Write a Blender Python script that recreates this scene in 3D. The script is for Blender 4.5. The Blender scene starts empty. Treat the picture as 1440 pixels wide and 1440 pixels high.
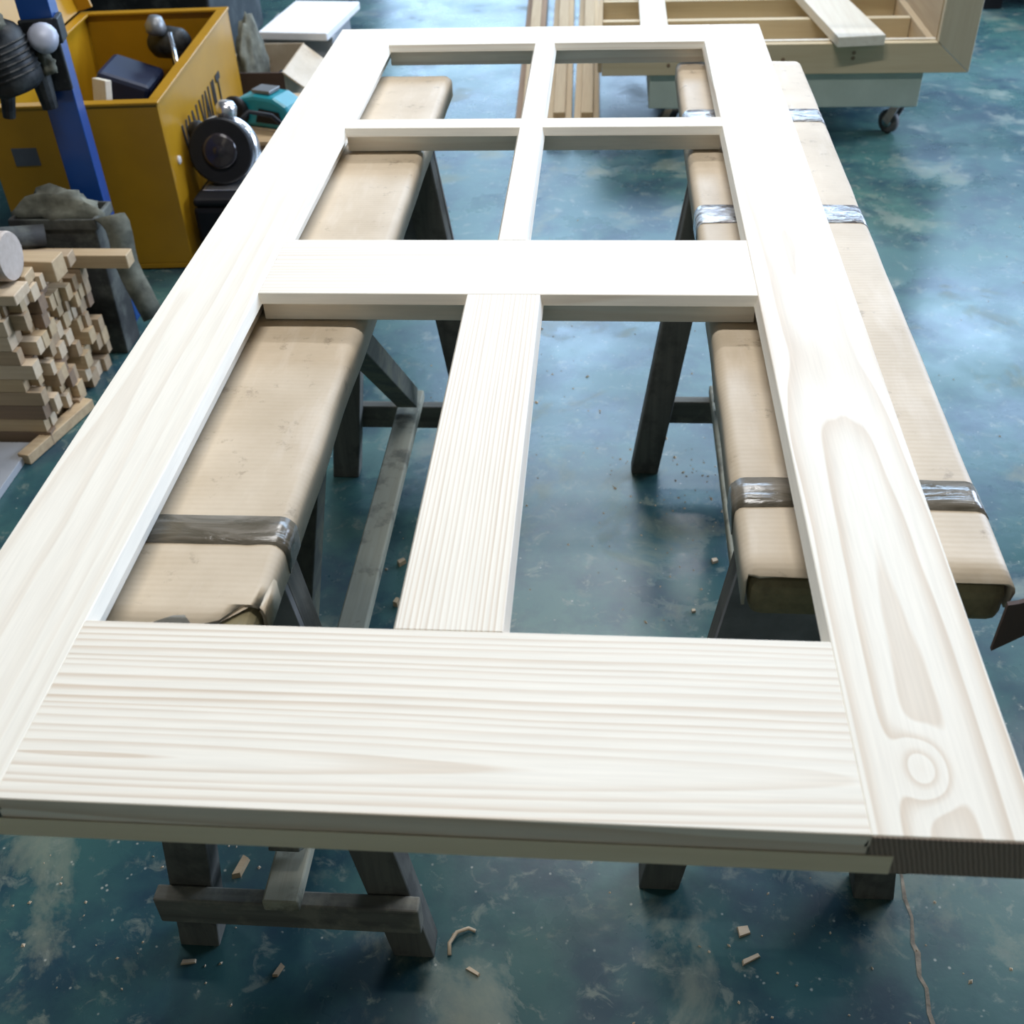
import bpy, bmesh, math, random
from mathutils import Vector, Matrix, noise as mnoise

random.seed(7)
SC = bpy.context.scene
COL = SC.collection

# ------------------------------------------------------------------ camera
cam_d = bpy.data.cameras.new('camera')
cam = bpy.data.objects.new('camera', cam_d); COL.objects.link(cam)
_r = Vector((0.99683055, 0.07248622, -0.03278098))
_u = Vector((-0.02038495, 0.6310371, 0.77548477))
_f = Vector((-0.07689798, 0.77235867, -0.6305147))
cam.matrix_world = Matrix(((_r.x, _u.x, -_f.x, 0.538696), (_r.y, _u.y, -_f.y, -0.448226),
                           (_r.z, _u.z, -_f.z, 1.458698), (0, 0, 0, 1)))
cam_d.sensor_width = 36.0
cam_d.sensor_fit = 'HORIZONTAL'
cam_d.lens = 1543.46 / 1440 * 36
cam_d.clip_start = 0.02
cam_d.dof.use_dof = True
cam_d.dof.focus_distance = 1.35
cam_d.dof.aperture_fstop = 9.0
SC.camera = cam

# ------------------------------------------------------------------ world, lights, exposure
w = bpy.data.worlds.new('world'); SC.world = w; w.use_nodes = True
w.node_tree.nodes['Background'].inputs[0].default_value = (0.55, 0.68, 0.9, 1)
w.node_tree.nodes['Background'].inputs[1].default_value = 0.25

def area(name, loc, target, sx, sy, power, col):
    l = bpy.data.lights.new(name, 'AREA'); l.shape = 'RECTANGLE'; l.size = sx; l.size_y = sy
    l.energy = power; l.color = col
    o = bpy.data.objects.new(name, l); COL.objects.link(o); o.location = loc
    d = Vector(target) - Vector(loc)
    o.rotation_euler = d.to_track_quat('-Z', 'Y').to_euler()
    return o
# daylight through the loading door and the clerestory in the far wall, and the window in the right wall
area('daylight_far_door', (.15, 8.45, 1.0), (.15, 0, 1.0), 2.6, 1.8, 170, (0.50, 0.72, 1.0))
area('daylight_clerestory', (2.1, 8.45, 3.95), (2.1, 0, 3.95), 6.0, 1.5, 900, (0.50, 0.72, 1.0))
area('daylight_right_window', (5.45, 4.6, 2.2), (0, 3.6, 1.2), 4.0, 1.6, 900, (0.62, 0.76, 1.0))

SC.view_settings.view_transform = 'Standard'
SC.view_settings.look = 'None'
SC.view_settings.exposure = -1.0
SC.view_settings.gamma = 1.0
SC.view_settings.use_curve_mapping = False

# ------------------------------------------------------------------ mesh helpers
class B:
    def __init__(s): s.v = []; s.f = []
    def add(s, vs, fs):
        n = len(s.v); s.v += [Vector(a) for a in vs]; s.f += [tuple(i + n for i in f) for f in fs]; return s
    def box(s, lo, hi, M=None):
        x0, y0, z0 = lo; x1, y1, z1 = hi
        vs = [Vector(a) for a in ((x0,y0,z0),(x1,y0,z0),(x1,y1,z0),(x0,y1,z0),(x0,y0,z1),(x1,y0,z1),(x1,y1,z1),(x0,y1,z1))]
        if M is not None: vs = [M @ a for a in vs]
        return s.add(vs, [(0,3,2,1),(4,5,6,7),(0,1,5,4),(1,2,6,5),(2,3,7,6),(3,0,4,7)])
    def loft(s, rings, cap=True, closed=True):
        n = len(rings[0]); vs = [a for r in rings for a in r]; fs = []
        for i in range(len(rings) - 1):
            for j in range(n if closed else n - 1):
                k = (j + 1) % n
                fs.append((i*n+j, i*n+k, (i+1)*n+k, (i+1)*n+j))
        if cap and closed:
            fs.append(tuple(range(n))[::-1]); fs.append(tuple((len(rings)-1)*n + j for j in range(n)))
        return s.add(vs, fs)
    def prism(s, poly, fn, a, b):
        return s.loft([[fn(u, v, a) for u, v in poly], [fn(u, v, b) for u, v in poly]])
    def bar(s, p0, p1, w, h, up=(0,0,1), taper=1.0):
        p0 = Vector(p0); p1 = Vector(p1); d = (p1-p0).normalized(); up = Vector(up)
        sd = d.cross(up).normalized(); up = sd.cross(d)
        q = []
        for p, k in ((p0,1.0),(p1,taper)):
            q.append([p+sd*w/2*k-up*h/2*k, p+sd*w/2*k+up*h/2*k, p-sd*w/2*k+up*h/2*k, p-sd*w/2*k-up*h/2*k])
        return s.loft(q)
    def lathe(s, prof, origin, axis, n=24, cap=True):
        o = Vector(origin); a = Vector(axis).normalized()
        t = Vector((0,0,1)) if abs(a.z) < .9 else Vector((1,0,0))
        e1 = a.cross(t).normalized(); e2 = a.cross(e1)
        rings = [[o + a*h + (e1*math.cos(2*math.pi*j/n) + e2*math.sin(2*math.pi*j/n))*max(r,1e-5) for j in range(n)] for r, h in prof]
        return s.loft(rings, cap)
    def cyl(s, p0, p1, r0, r1=None, n=16):
        p0 = Vector(p0); p1 = Vector(p1); L = (p1-p0).length
        return s.lathe([(r0,0),(r0 if r1 is None else r1, L)], p0, p1-p0, n)
    def tube(s, pts, r, n=8):
        pts = [Vector(a) for a in pts]; rings = []
        for i, q in enumerate(pts):
            d = (pts[min(i+1,len(pts)-1)] - pts[max(i-1,0)]).normalized()
            t = Vector((0,0,1)) if abs(d.z) < .9 else Vector((1,0,0))
            e1 = d.cross(t).normalized(); e2 = d.cross(e1)
            rings.append([q + (e1*math.cos(2*math.pi*j/n)+e2*math.sin(2*math.pi*j/n))*r for j in range(n)])
        return s.loft(rings)
    def build(s, name, mat, parent=None, bevel=0, smooth=False, seg=2):
        me = bpy.data.meshes.new(name)
        off = parent_world(parent)
        me.from_pydata([tuple(a-off) for a in s.v], [], s.f)
        bm = bmesh.new(); bm.from_mesh(me); bmesh.ops.recalc_face_normals(bm, faces=bm.faces); bm.to_mesh(me); bm.free()
        me.materials.append(mat)
        if smooth:
            for p in me.polygons: p.use_smooth = True
        o = bpy.data.objects.new(name, me); COL.objects.link(o)
        if parent: o.parent = parent
        if bevel:
            m = o.modifiers.new('bevel', 'BEVEL'); m.width = bevel; m.segments = seg; m.limit_method = 'ANGLE'
            m.angle_limit = math.radians(40)
        return o

def parent_world(p):
    v = Vector((0,0,0))
    while p:
        v += p.location; p = p.parent
    return v
def tag(o, label, cat, group=None):
    o['label'] = label; o['category'] = cat
    if group: o['group'] = group
    return o
def struct(o): o['kind'] = 'structure'; return o
def thing(name, loc, label, cat, group=None):
    o = bpy.data.objects.new(name, None); COL.objects.link(o); o.location = loc; o.empty_display_size = .1
    return tag(o, label, cat, group)
def origin_to(o, loc):
    """move a top-level mesh object's origin without moving the mesh"""
    loc = Vector(loc)
    for v in o.data.vertices: v.co -= loc
    o.location = loc; return o
def RZ(deg, c=(0,0,0)):
    c = Vector(c)
    return Matrix.Translation(c) @ Matrix.Rotation(math.radians(deg), 4, 'Z') @ Matrix.Translation(-c)

# ------------------------------------------------------------------ material helpers
class N:
    def __init__(s, name):
        s.m = bpy.data.materials.new(name); s.m.use_nodes = True; s.t = s.m.node_tree
        s.b = s.t.nodes['Principled BSDF']
    def n(s, typ, **kw):
        q = s.t.nodes.new(typ)
        for k, v in kw.items(): setattr(q, k, v)
        return q
    def put(s, sock, v):
        if isinstance(v, bpy.types.NodeSocket): s.t.links.new(v, sock)
        elif isinstance(v, (tuple, list)) and len(v) == 3 and sock.type == 'RGBA': sock.default_value = (*v, 1)
        else: sock.default_value = v
    def math(s, op, a, b=0.0, c=0.0, clamp=False):
        q = s.n('ShaderNodeMath', operation=op, use_clamp=clamp)
        s.put(q.inputs[0], a); s.put(q.inputs[1], b); s.put(q.inputs[2], c); return q.outputs[0]
    def coords(s, kind='Object'): return s.n('ShaderNodeTexCoord').outputs[kind]
    def mapping(s, vec, scale=(1,1,1), loc=(0,0,0), rot=(0,0,0)):
        q = s.n('ShaderNodeMapping'); s.put(q.inputs[0], vec); q.inputs['Scale'].default_value = scale
        q.inputs['Location'].default_value = loc; q.inputs['Rotation'].default_value = rot; return q.outputs[0]
    def noise(s, vec, scale, detail=4, rough=.55, dist=0.0):
        q = s.n('ShaderNodeTexNoise'); s.put(q.inputs['Vector'], vec); q.inputs['Scale'].default_value = scale
        q.inputs['Detail'].default_value = detail; q.inputs['Roughness'].default_value = rough
        q.inputs['Distortion'].default_value = dist; return q.outputs['Fac']
    def voro(s, vec, scale, feat='F1'):
        q = s.n('ShaderNodeTexVoronoi', feature=feat); s.put(q.inputs['Vector'], vec); q.inputs['Scale'].default_value = scale
        return q.outputs['Distance']
    def ramp(s, fac, stops, interp='LINEAR'):
        q = s.n('ShaderNodeValToRGB'); s.put(q.inputs[0], fac); e = q.color_ramp; e.interpolation = interp
        while len(e.elements) < len(stops): e.elements.new(.5)
        for el, (p, c) in zip(e.elements, stops):
            el.position = p; el.color = (c, c, c, 1) if isinstance(c, (int, float)) else (*c, 1)
        return q.outputs[0]
    def mix(s, fac, a, b, blend='MIX'):
        q = s.n('ShaderNodeMix', data_type='RGBA', blend_type=blend)
        s.put(q.inputs[0], fac); s.put(q.inputs[6], a); s.put(q.inputs[7], b); return q.outputs[2]
    def bump(s, h, strength=.3, dist=.01):
        q = s.n('ShaderNodeBump'); s.put(q.inputs['Height'], h); q.inputs['Strength'].default_value = strength
        q.inputs['Distance'].default_value = dist; s.t.links.new(q.outputs[0], s.b.inputs['Normal'])
    def out(s, col, rough=.5, metal=0.0, spec=None, coat=None):
        s.put(s.b.inputs['Base Color'], col); s.put(s.b.inputs['Roughness'], rough); s.put(s.b.inputs['Metallic'], metal)
        if spec is not None: s.put(s.b.inputs['Specular IOR Level'], spec)
        if coat is not None: s.put(s.b.inputs['Coat Weight'], coat)
        return s.m

def mat_plain(name, col, rough=.5, metal=0.0, var=.25, scale=12, bump=0.0, dirt=None, dirt_amt=.5, spec=None):
    g = N(name); c = g.coords()
    n = g.noise(c, scale, 5)
    k = g.ramp(n, [(.3, 1-var), (.7, 1+var*.3)])
    colr = g.mix(1.0, col, k, 'MULTIPLY')
    if dirt:
        d = g.ramp(g.noise(c, scale*.45, 6, .65), [(.48, 0.0), (.66, dirt_amt)])
        colr = g.mix(d, colr, dirt)
    if bump: g.bump(n, bump, .004)
    return g.out(colr, rough, metal, spec)

def mat_pine(name, axis, cx, z0, slope, freq, wob=.01, contrast=1.0, knots=(), light=(.82,.775,.68), dark=(.50,.35,.22), seed=0.0, rough=.55):
    """growth rings of a log cut lengthwise: axis is the grain direction, cx the middle of the flame"""
    g = N(name); c = g.coords()
    sx = g.n('ShaderNodeSeparateXYZ'); g.put(sx.inputs[0], c)
    L = sx.outputs[1 if axis == 'y' else 0]; X = sx.outputs[0 if axis == 'y' else 1]; Z = sx.outputs[2]
    sc = (9, 1.4, 6) if axis == 'y' else (1.4, 9, 6)
    nz = g.math('SUBTRACT', g.noise(g.mapping(c, sc, (seed, seed*1.7, seed*.3)), 1.0, 3, .5), .5)
    nl = g.math('SUBTRACT', g.noise(g.mapping(c, (2.2, 2.2, 2.2), (seed*2.1, seed, 3)), 1.0, 2, .5), .5)
    for kl, kx, kr, ka in knots:
        d = g.math('ADD', g.math('POWER', g.math('MULTIPLY', g.math('SUBTRACT', L, kl), .62), 2.0), g.math('POWER', g.math('SUBTRACT', X, kx), 2.0))
        gs = g.math('POWER', 2.718, g.math('MULTIPLY', d, -1.0/(kr*kr)))
        nz = g.math('ADD', nz, g.math('MULTIPLY', gs, ka))
    xx = g.math('ADD', g.math('SUBTRACT', X, cx), g.math('MULTIPLY', nl, wob*1.5))
    zz = g.math('ADD', g.math('MULTIPLY_ADD', L, slope, z0), Z)
    zz = g.math('ADD', zz, g.math('MULTIPLY', nz, wob*4))
    r = g.math('SQRT', g.math('ADD', g.math('POWER', xx, 2.0), g.math('POWER', zz, 2.0)))
    v = g.math('MULTIPLY_ADD', r, freq, seed)
    rv = g.n('ShaderNodeCombineXYZ'); g.put(rv.inputs[0], g.math('MULTIPLY', r, freq*.22)); g.put(rv.inputs[1], g.math('MULTIPLY', L, .5))
    vary = g.noise(rv.outputs[0], 1.0, 2, .5)
    v = g.math('MULTIPLY_ADD', vary, 3.2, v)
    fr = g.math('FRACT', v)
    ring = g.ramp(fr, [(0, .05), (.45, .18), (.8, .85), (.92, 1.0), (1.0, .05)])
    fine = g.noise(g.mapping(c, (420, 14, 200) if axis == 'y' else (14, 420, 200)), 1.0, 2, .5)
    tone = g.noise(g.mapping(c, (14, 1.2, 8) if axis == 'y' else (1.2, 14, 8), (seed*3, 1, 2)), 1.0, 2, .5)
    fac = g.math('MULTIPLY', ring, g.ramp(g.math('MULTIPLY_ADD', vary, .6, g.math('MULTIPLY', tone, .5)), [(.35, .12), (.75, .95)]))
    fac = g.math('MULTIPLY', fac, contrast, clamp=True)
    col = g.mix(fac, light, dark)
    col = g.mix(1.0, col, g.ramp(fine, [(.3, .95), (.7, 1.03)]), 'MULTIPLY')
    return g.out(col, rough, 0, .35)

def mat_oldwood(name, col, streak, rough=.8, axis=1, dirt=None):
    g = N(name); c = g.coords()
    s = [60, 60, 60]; s[axis] = 3
    n = g.noise(g.mapping(c, tuple(s)), 1.0, 4, .6)
    p = g.noise(c, 14, 6, .65)
    col1 = g.mix(g.ramp(n, [(.35, 0.0), (.7, 1.0)]), col, streak)
    if dirt: col1 = g.mix(g.ramp(p, [(.5, 0.0), (.62, .85)]), col1, dirt)
    g.bump(n, .3, .003)
    return g.out(col1, rough)

# ------------------------------------------------------------------ materials
def mat_floor():
    g = N('painted_concrete'); c = g.coords()
    big = g.noise(c, 1.1, 4, .55)
    mid = g.noise(c, 5.0, 6, .62)
    base = g.mix(g.ramp(big, [(.35, 0.0), (.65, 1.0)]), (.024, .078, .088), (.060, .140, .120))
    base = g.mix(g.ramp(mid, [(.38, .75), (.56, 0.0)]), base, (.012, .034, .060))
    # worn patches where the bare concrete shows
    worn = g.noise(g.mapping(c, (1, 1, 1), (3.1, 1.7, 0)), 3.4, 8, .68, .4)
    wm = g.ramp(worn, [(.55, 0.0), (.61, .45), (.72, .9)])
    base = g.mix(g.math('MULTIPLY', wm, .8), base, (.21, .225, .16))
    sc = g.noise(g.mapping(c, (1, 1, 1), (9, 4, 0)), 22, 6, .7, .6)
    base = g.mix(g.ramp(sc, [(.57, 0.0), (.67, .6)]), base, (.20, .23, .19))
    sp = g.voro(c, 75)
    pick = g.noise(c, 34, 1, .5)
    spk = g.math('MULTIPLY', g.ramp(sp, [(.10, 1.0), (.20, 0.0)]), g.ramp(pick, [(.60, 0.0), (.66, 1.0)]))
    base = g.mix(g.math('MULTIPLY', spk, .8), base, (.38, .39, .34))
    rough = g.ramp(g.noise(c, 3.0, 5, .6), [(.3, .20), (.7, .38)])
    rough = g.math('ADD', rough, g.math('MULTIPLY', wm, .25))
    g.bump(g.noise(c, 40, 4, .6), .10, .003)
    return g.out(base, rough, 0, .46)
M_floor = mat_floor()
M_wall = mat_plain('painted_blockwork', (.10, .105, .11), .8, var=.15, scale=3)
M_ceil = mat_plain('ceiling_sheet', (.07, .075, .08), .8, var=.1, scale=2)
M_steelgrey = mat_plain('grey_steel', (.25, .26, .27), .45, .6, .2, 20)
M_crack = mat_plain('crack_filler', (.30, .24, .17), .9, var=.6, scale=60, bump=.5)

M_card = None
def mat_card():
    g = N('cardboard'); c = g.coords()
    cor = g.n('ShaderNodeTexWave', wave_type='BANDS', bands_direction='Y'); g.put(cor.inputs['Vector'], c)
    cor.inputs['Scale'].default_value = 42; cor.inputs['Distortion'].default_value = .6; cor.inputs['Detail'].default_value = 1
    n = g.noise(c, 7, 5, .6); st = g.noise(g.mapping(c, (30, 6, 10)), 1.0, 4, .6)
    col = g.mix(g.ramp(n, [(.35, 0.0), (.65, 1.0)]), (.47, .375, .26), (.58, .48, .355))
    col = g.mix(g.ramp(st, [(.55, 0.0), (.75, .35)]), col, (.70, .62, .53))
    col = g.mix(g.ramp(g.noise(c, 26, 5, .7), [(.60, 0.0), (.70, .6)]), col, (.20, .15, .10))
    col = g.mix(g.math('MULTIPLY', cor.outputs['Fac'], .02), col, (.35, .26, .18))
    g.bump(g.math('ADD', g.math('MULTIPLY', cor.outputs['Fac'], .06), n), .25, .005)
    return g.out(col, .55, 0, .45)
M_card = mat_card()
def mat_tape():
    g = N('brown_packing_tape'); c = g.coords()
    n = g.noise(g.mapping(c, (14, 60, 20)), 1.0, 4, .6, .8)
    col = g.mix(g.ramp(n, [(.4, 0.0), (.7, 1.0)]), (.10, .085, .06), (.24, .21, .17))
    g.bump(n, .5, .004); return g.out(col, .22, 0, .6)
M_tape = mat_tape()
def mat_foil():
    g = N('shiny_clear_tape'); c = g.coords()
    n = g.noise(g.mapping(c, (50, 120, 20)), 1.0, 4, .6, .6)
    col = g.mix(g.ramp(n, [(.42, 0.0), (.6, 1.0)]), (.20, .19, .20), (.62, .66, .70))
    g.bump(n, .8, .004); return g.out(col, .2, .3, .6)
M_foil = mat_foil()
M_foam = mat_plain('pale_plank_end', (.50, .42, .22), .7, var=.35, scale=30)
M_core = mat_oldwood('plank_core', (.22, .18, .09), (.14, .115, .06))
M_leg = mat_oldwood('grimy_leg_wood', (.13, .125, .105), (.075, .075, .065), axis=2, dirt=(.06, .058, .05))
M_rail = mat_oldwood('grimy_rail_wood', (.15, .145, .12), (.09, .085, .07), axis=0, dirt=(.22, .205, .16))
M_str = mat_oldwood('spattered_stretcher_wood', (.36, .345, .26), (.30, .28, .20), axis=1, dirt=(.12, .115, .085))
M_brace = mat_oldwood('dark_brace_wood', (.11, .115, .09), (.06, .065, .055), axis=1, dirt=(.15, .15, .10))
M_ply = mat_plain('dusty_plywood', (.20, .20, .20), .85, var=.3, scale=25)
M_yellow = mat_plain('yellow_steel', (.40, .205, .007), .34, 0, .12, 6, dirt=(.27, .135, .01), dirt_amt=.3)
M_black = mat_plain('black_plastic', (.008, .008, .010), .5, 0, .3, 20, spec=.25)
M_blackmetal = mat_plain('dusty_black_metal', (.012, .014, .016), .5, 0, .4, 22, .2, dirt=(.13, .14, .14), dirt_amt=.35, spec=.3)
M_bluepost = mat_plain('blue_paint', (.008, .052, .22), .30, 0, .12, 8)
M_bluecase = mat_plain('navy_plastic', (.006, .014, .05), .5, 0, .2, 10)
M_chrome = mat_plain('bright_metal', (.72, .72, .74), .25, .9, .2, 30)
M_teal = mat_plain('teal_plastic', (.012, .23, .29), .38, 0, .15, 15)
M_white = mat_plain('white_foam', (.85, .85, .88), .7, 0, .06, 20)
M_melamine = mat_plain('grey_board', (.36, .37, .39), .6, 0, .12, 4)
M_sage = mat_plain('sage_paint', (.50, .57, .50), .5, 0, .15, 6, dirt=(.32, .38, .32), dirt_amt=.4)
M_rag = mat_plain('dusty_sacking', (.15, .15, .115), .95, 0, .6, 26, .7)
M_bin = mat_plain('dusty_dark_bin', (.045, .045, .043), .75, 0, .5, 14, .3, dirt=(.17, .18, .15), dirt_amt=.7)
M_rubber = mat_plain('rubber', (.10, .10, .10), .7)
M_text = mat_plain('black_print', (.010, .010, .012), .6, var=.05)
M_sticker = mat_plain('pale_sticker', (.55, .52, .50), .5, var=.1)
M_plate = mat_plain('dull_plate', (.10, .115, .14), .5, .2)

M_off = [mat_oldwood('offcut_wood_a', (.50, .37, .22), (.40, .28, .16), .7, 0),
         mat_oldwood('offcut_wood_b', (.40, .29, .18), (.30, .21, .13), .7, 0),
         mat_oldwood('offcut_wood_c', (.58, .46, .32), (.48, .36, .24), .7, 0),
         mat_oldwood('offcut_wood_d', (.24, .16, .10), (.18, .12, .08), .7, 0)]
M_sashx = mat_oldwood('frame_timber_x', (.58, .48, .31), (.53, .42, .26), .75, 0)
M_sashy = mat_oldwood('frame_timber_y', (.46, .35, .21), (.40, .29, .17), .85, 1)
M_brownlath = mat_oldwood('brown_timber', (.27, .18, .11), (.22, .14, .08), .85, 1)
M_paleplank = mat_oldwood('pale_plank', (.70, .64, .52), (.64, .56, .44), .6, 1)

# ------------------------------------------------------------------ the room
fl = B().box((-4.5, -3.0, -.12), (5.5, 8.5, 0)).build('floor', M_floor); struct(fl)
cr = B()
pts = [(.995, .56), (.999, .507), (.996, .47), (1.0, .44), (.993, .40), (.997, .386), (.992, .352), (.998, .335), (.994, .30), (.998, .27), (.993, .22), (.999, .12)]
wd = [.003, .004, .006, .004, .006, .008, .006, .005, .006, .007, .008, .006]
vs = []
for (x, y), q in zip(pts, wd): vs += [(x-q/2, y, .0006), (x+q/2, y, .0006)]
cr.add(vs, [(2*i, 2*i+1, 2*i+3, 2*i+2) for i in range(len(pts)-1)])
cr.build('crack', M_crack, fl)

# walls with a loading door opening at the far end and a window on the right
wb = B()
wb.box((-4.5, 8.5, 0), (-1.2, 8.7, 5.2)); wb.box((-1.2, 8.5, 1.95), (5.5, 8.7, 3.15)); wb.box((-1.2, 8.5, 4.75), (5.5, 8.7, 5.2))
wb.box((1.5, 8.5, 0), (5.5, 8.7, 1.95)); wb.box((5.2, 8.5, 3.15), (5.5, 8.7, 4.75)); wb.box((-1.2, 8.5, 3.15), (-.95, 8.7, 4.75))
struct(wb.build('wall_back', M_wall))
wr = B()
wr.box((5.5, -3, 0), (5.7, 8.7, 1.3)); wr.box((5.5, -3, 3.1), (5.7, 8.7, 5.2))
wr.box((5.5, -3, 1.3), (5.7, 2.5, 3.1)); wr.box((5.5, 6.7, 1.3), (5.7, 8.7, 3.1))
struct(wr.build('wall_right', M_wall))
struct(B().box((-4.7, -3, 0), (-4.5, 8.7, 5.2)).build('wall_left', M_wall))
struct(B().box((-4.7, -3.2, 0), (5.7, -3.0, 5.2)).build('wall_front', mat_plain('cream_blockwork', (.34, .30, .22), .8, var=.12, scale=3)))
struct(B().box((-4.7, -3.2, 5.2), (5.7, 8.7, 5.3)).build('ceiling', M_ceil))

# ceiling strip lights (above and beyond the frame; the near warm one is added fill)
def strip_light(x, y, label, power=70, col=(.99, .98, .96)):
    r = thing('strip_light', (x, y, 3.62), label, 'light', 'ceiling strip lights')
    B().box((x-.75, y-.09, 3.66), (x+.75, y+.09, 3.72)).build('housing', M_white, r)
    B().cyl((x-.7, y, 3.72), (x-.7, y, 5.2), .006, n=6).build('hanger', M_steelgrey, r)
    B().cyl((x+.7, y, 3.72), (x+.7, y, 5.2), .006, n=6).build('hanger', M_steelgrey, r)
    l = bpy.data.lights.new('strip_lamp', 'AREA'); l.shape = 'RECTANGLE'; l.size = 1.4; l.size_y = .16
    l.energy = power; l.color = col
    o = bpy.data.objects.new('strip_lamp', l); COL.objects.link(o); o.parent = r; o.location = (0, 0, .03)
strip_light(.3, .9, 'long ceiling strip light nearest above the pine door', 128)
strip_light(.3, 3.7, 'long ceiling strip light above the far end of the pine door', 130)
strip_light(.6, 5.4, 'long ceiling strip light beyond the timber trolley', 70)
strip_light(.4, -2.0, 'unseen warm fill strip added on the near side of the workshop', 6, (1.0, .86, .62))  # added fill lamp behind the camera, lifts the front faces
strip_light(3.0, 3.2, 'long ceiling strip light over the bare floor', 60)

# ------------------------------------------------------------------ the pine door
DZ = .82; DT = .042; W = .84; ST = .1133; LN = 1.884
yb, y3, y2n, y2f, y1n, y1f = .1794, .7546, .9053, 1.3210, 1.3619, 1.7740
mu = .0366; ml = .0890
door = thing('panel_door', (W/2, LN/2, DZ-DT), 'unfinished pale pine door with six openings lying across the trestles', 'door')
IN = [(0, 0), (.0045, -.0135), (-.009, -.0145), (-.009, -DT)]          # moulded inner edge: sloped lip over a rebate
def section(a, b, ea, eb):
    """cross-section from a to b; ea / eb: moulded edge or plain"""
    pa = [(a-u, v) for u, v in IN] if ea else [(a, 0), (a, -DT)]
    pb = [(b+u, v) for u, v in IN] if eb else [(b, 0), (b, -DT)]
    return pa + pb[::-1]
def along_y(name, a, b, ea, eb, y0, y1, m):
    return B().prism(section(a, b, ea, eb), lambda u, v, t: Vector((u, t, DZ+v)), y0, y1).build(name, m, door, .0007, seg=1)
def along_x(name, a, b, ea, eb, x0, x1, m):
    return B().prism(section(a, b, ea, eb), lambda u, v, t: Vector((t, u, DZ+v)), x0, x1).build(name, m, door, .0007, seg=1)
ox, oy = W/2, LN/2      # object coordinates of the parts are relative to the door's centre
P_lst = mat_pine('pine_left_stile', 'y', -.40, .03, .012, 95, .006, .28, seed=1.3)
P_rst = mat_pine('pine_right_stile', 'y',   .362, .006, .020, 66, .012, .85, knots=((-.885, .352, .018, .9), (-.35, .36, .05, .25)), seed=2.2)
P_bot = mat_pine('pine_bottom_rail', 'x', -.900, -.030, .040, 125, .0050, .8, seed=3.7)
P_mid = mat_pine('pine_middle_rail', 'x', .12, .03, .01, 120, .004, .55, seed=4.1)
P_top = mat_pine('pine_top_rail', 'x', .80, .03, .01, 80, .006, .6, seed=5.9)
P_mul = mat_pine('pine_lower_mullion', 'y', -.30, .02, .004, 215, .002, .8, seed=6.2)
P_bar = mat_pine('pine_glazing_bar', 'y', .2, .03, .01, 120, .003, .5, seed=7.5)
P_barx = mat_pine('pine_cross_bar', 'x', .1, .03, .01, 120, .003, .5, seed=8.5)
along_y('stile', 0, ST, False, True, 0, LN, P_lst)
along_y('stile', W-ST, W, True, False, 0, LN, P_rst)
e = .0002
br_ = along_x('bottom_rail', .0, yb, False, True, ST+e, W-ST-e, P_bot)
along_x('middle_rail', y3, y2n, True, True, ST+e, W-ST-e, P_mid)
along_x('top_rail', y1f, LN, True, False, ST+e, W-ST-e, P_top)
along_x('glazing_bar', y2f, y1n, True, True, ST+e, W-ST-e, P_barx)
along_y('glazing_bar', W/2-mu/2, W/2+mu/2, True, True, y2n+e, y2f-e, P_bar)
along_y('glazing_bar', W/2-mu/2, W/2+mu/2, True, True, y1n+e, y1f-e, P_bar)
along_y('mullion', W/2-ml/2, W/2+ml/2, True, True, yb+e, y3-e, P_mul)
B().box((.02, -.0016, DZ-DT), (.7445, -.0010, DZ-.0215)).build('drip_strip', mat_oldwood('pale_laminate_edge', (.80,.72,.54), (.74,.65,.47), .6, 0), br_)
def mat_endgrain():
    g = N('end_grain'); c = g.coords()
    wv = g.n('ShaderNodeTexWave', wave_type='BANDS', bands_direction='X'); g.put(wv.inputs['Vector'], g.mapping(c, (1, 1, 1), (0, 0, 0), (0, .25, 0)))
    wv.inputs['Scale'].default_value = 95; wv.inputs['Distortion'].default_value = 1.5; wv.inputs['Detail'].default_value = 2
    g.bump(wv.outputs['Fac'], .5, .002)
    return g.out(g.mix(wv.outputs['Fac'], (.20, .155, .125), (.34, .27, .22)), .7)
M_end = mat_endgrain()
for st_ in [o for o in door.children if o.name.startswith('stile')]:
    xa = 0 if st_.name == 'stile' else W-ST
    B().box((xa+.0005, -.0010, DZ-DT+.0005), (xa+ST-.0005, -.0001, DZ-.001)).build('end_grain', M_end, st_)

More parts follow.
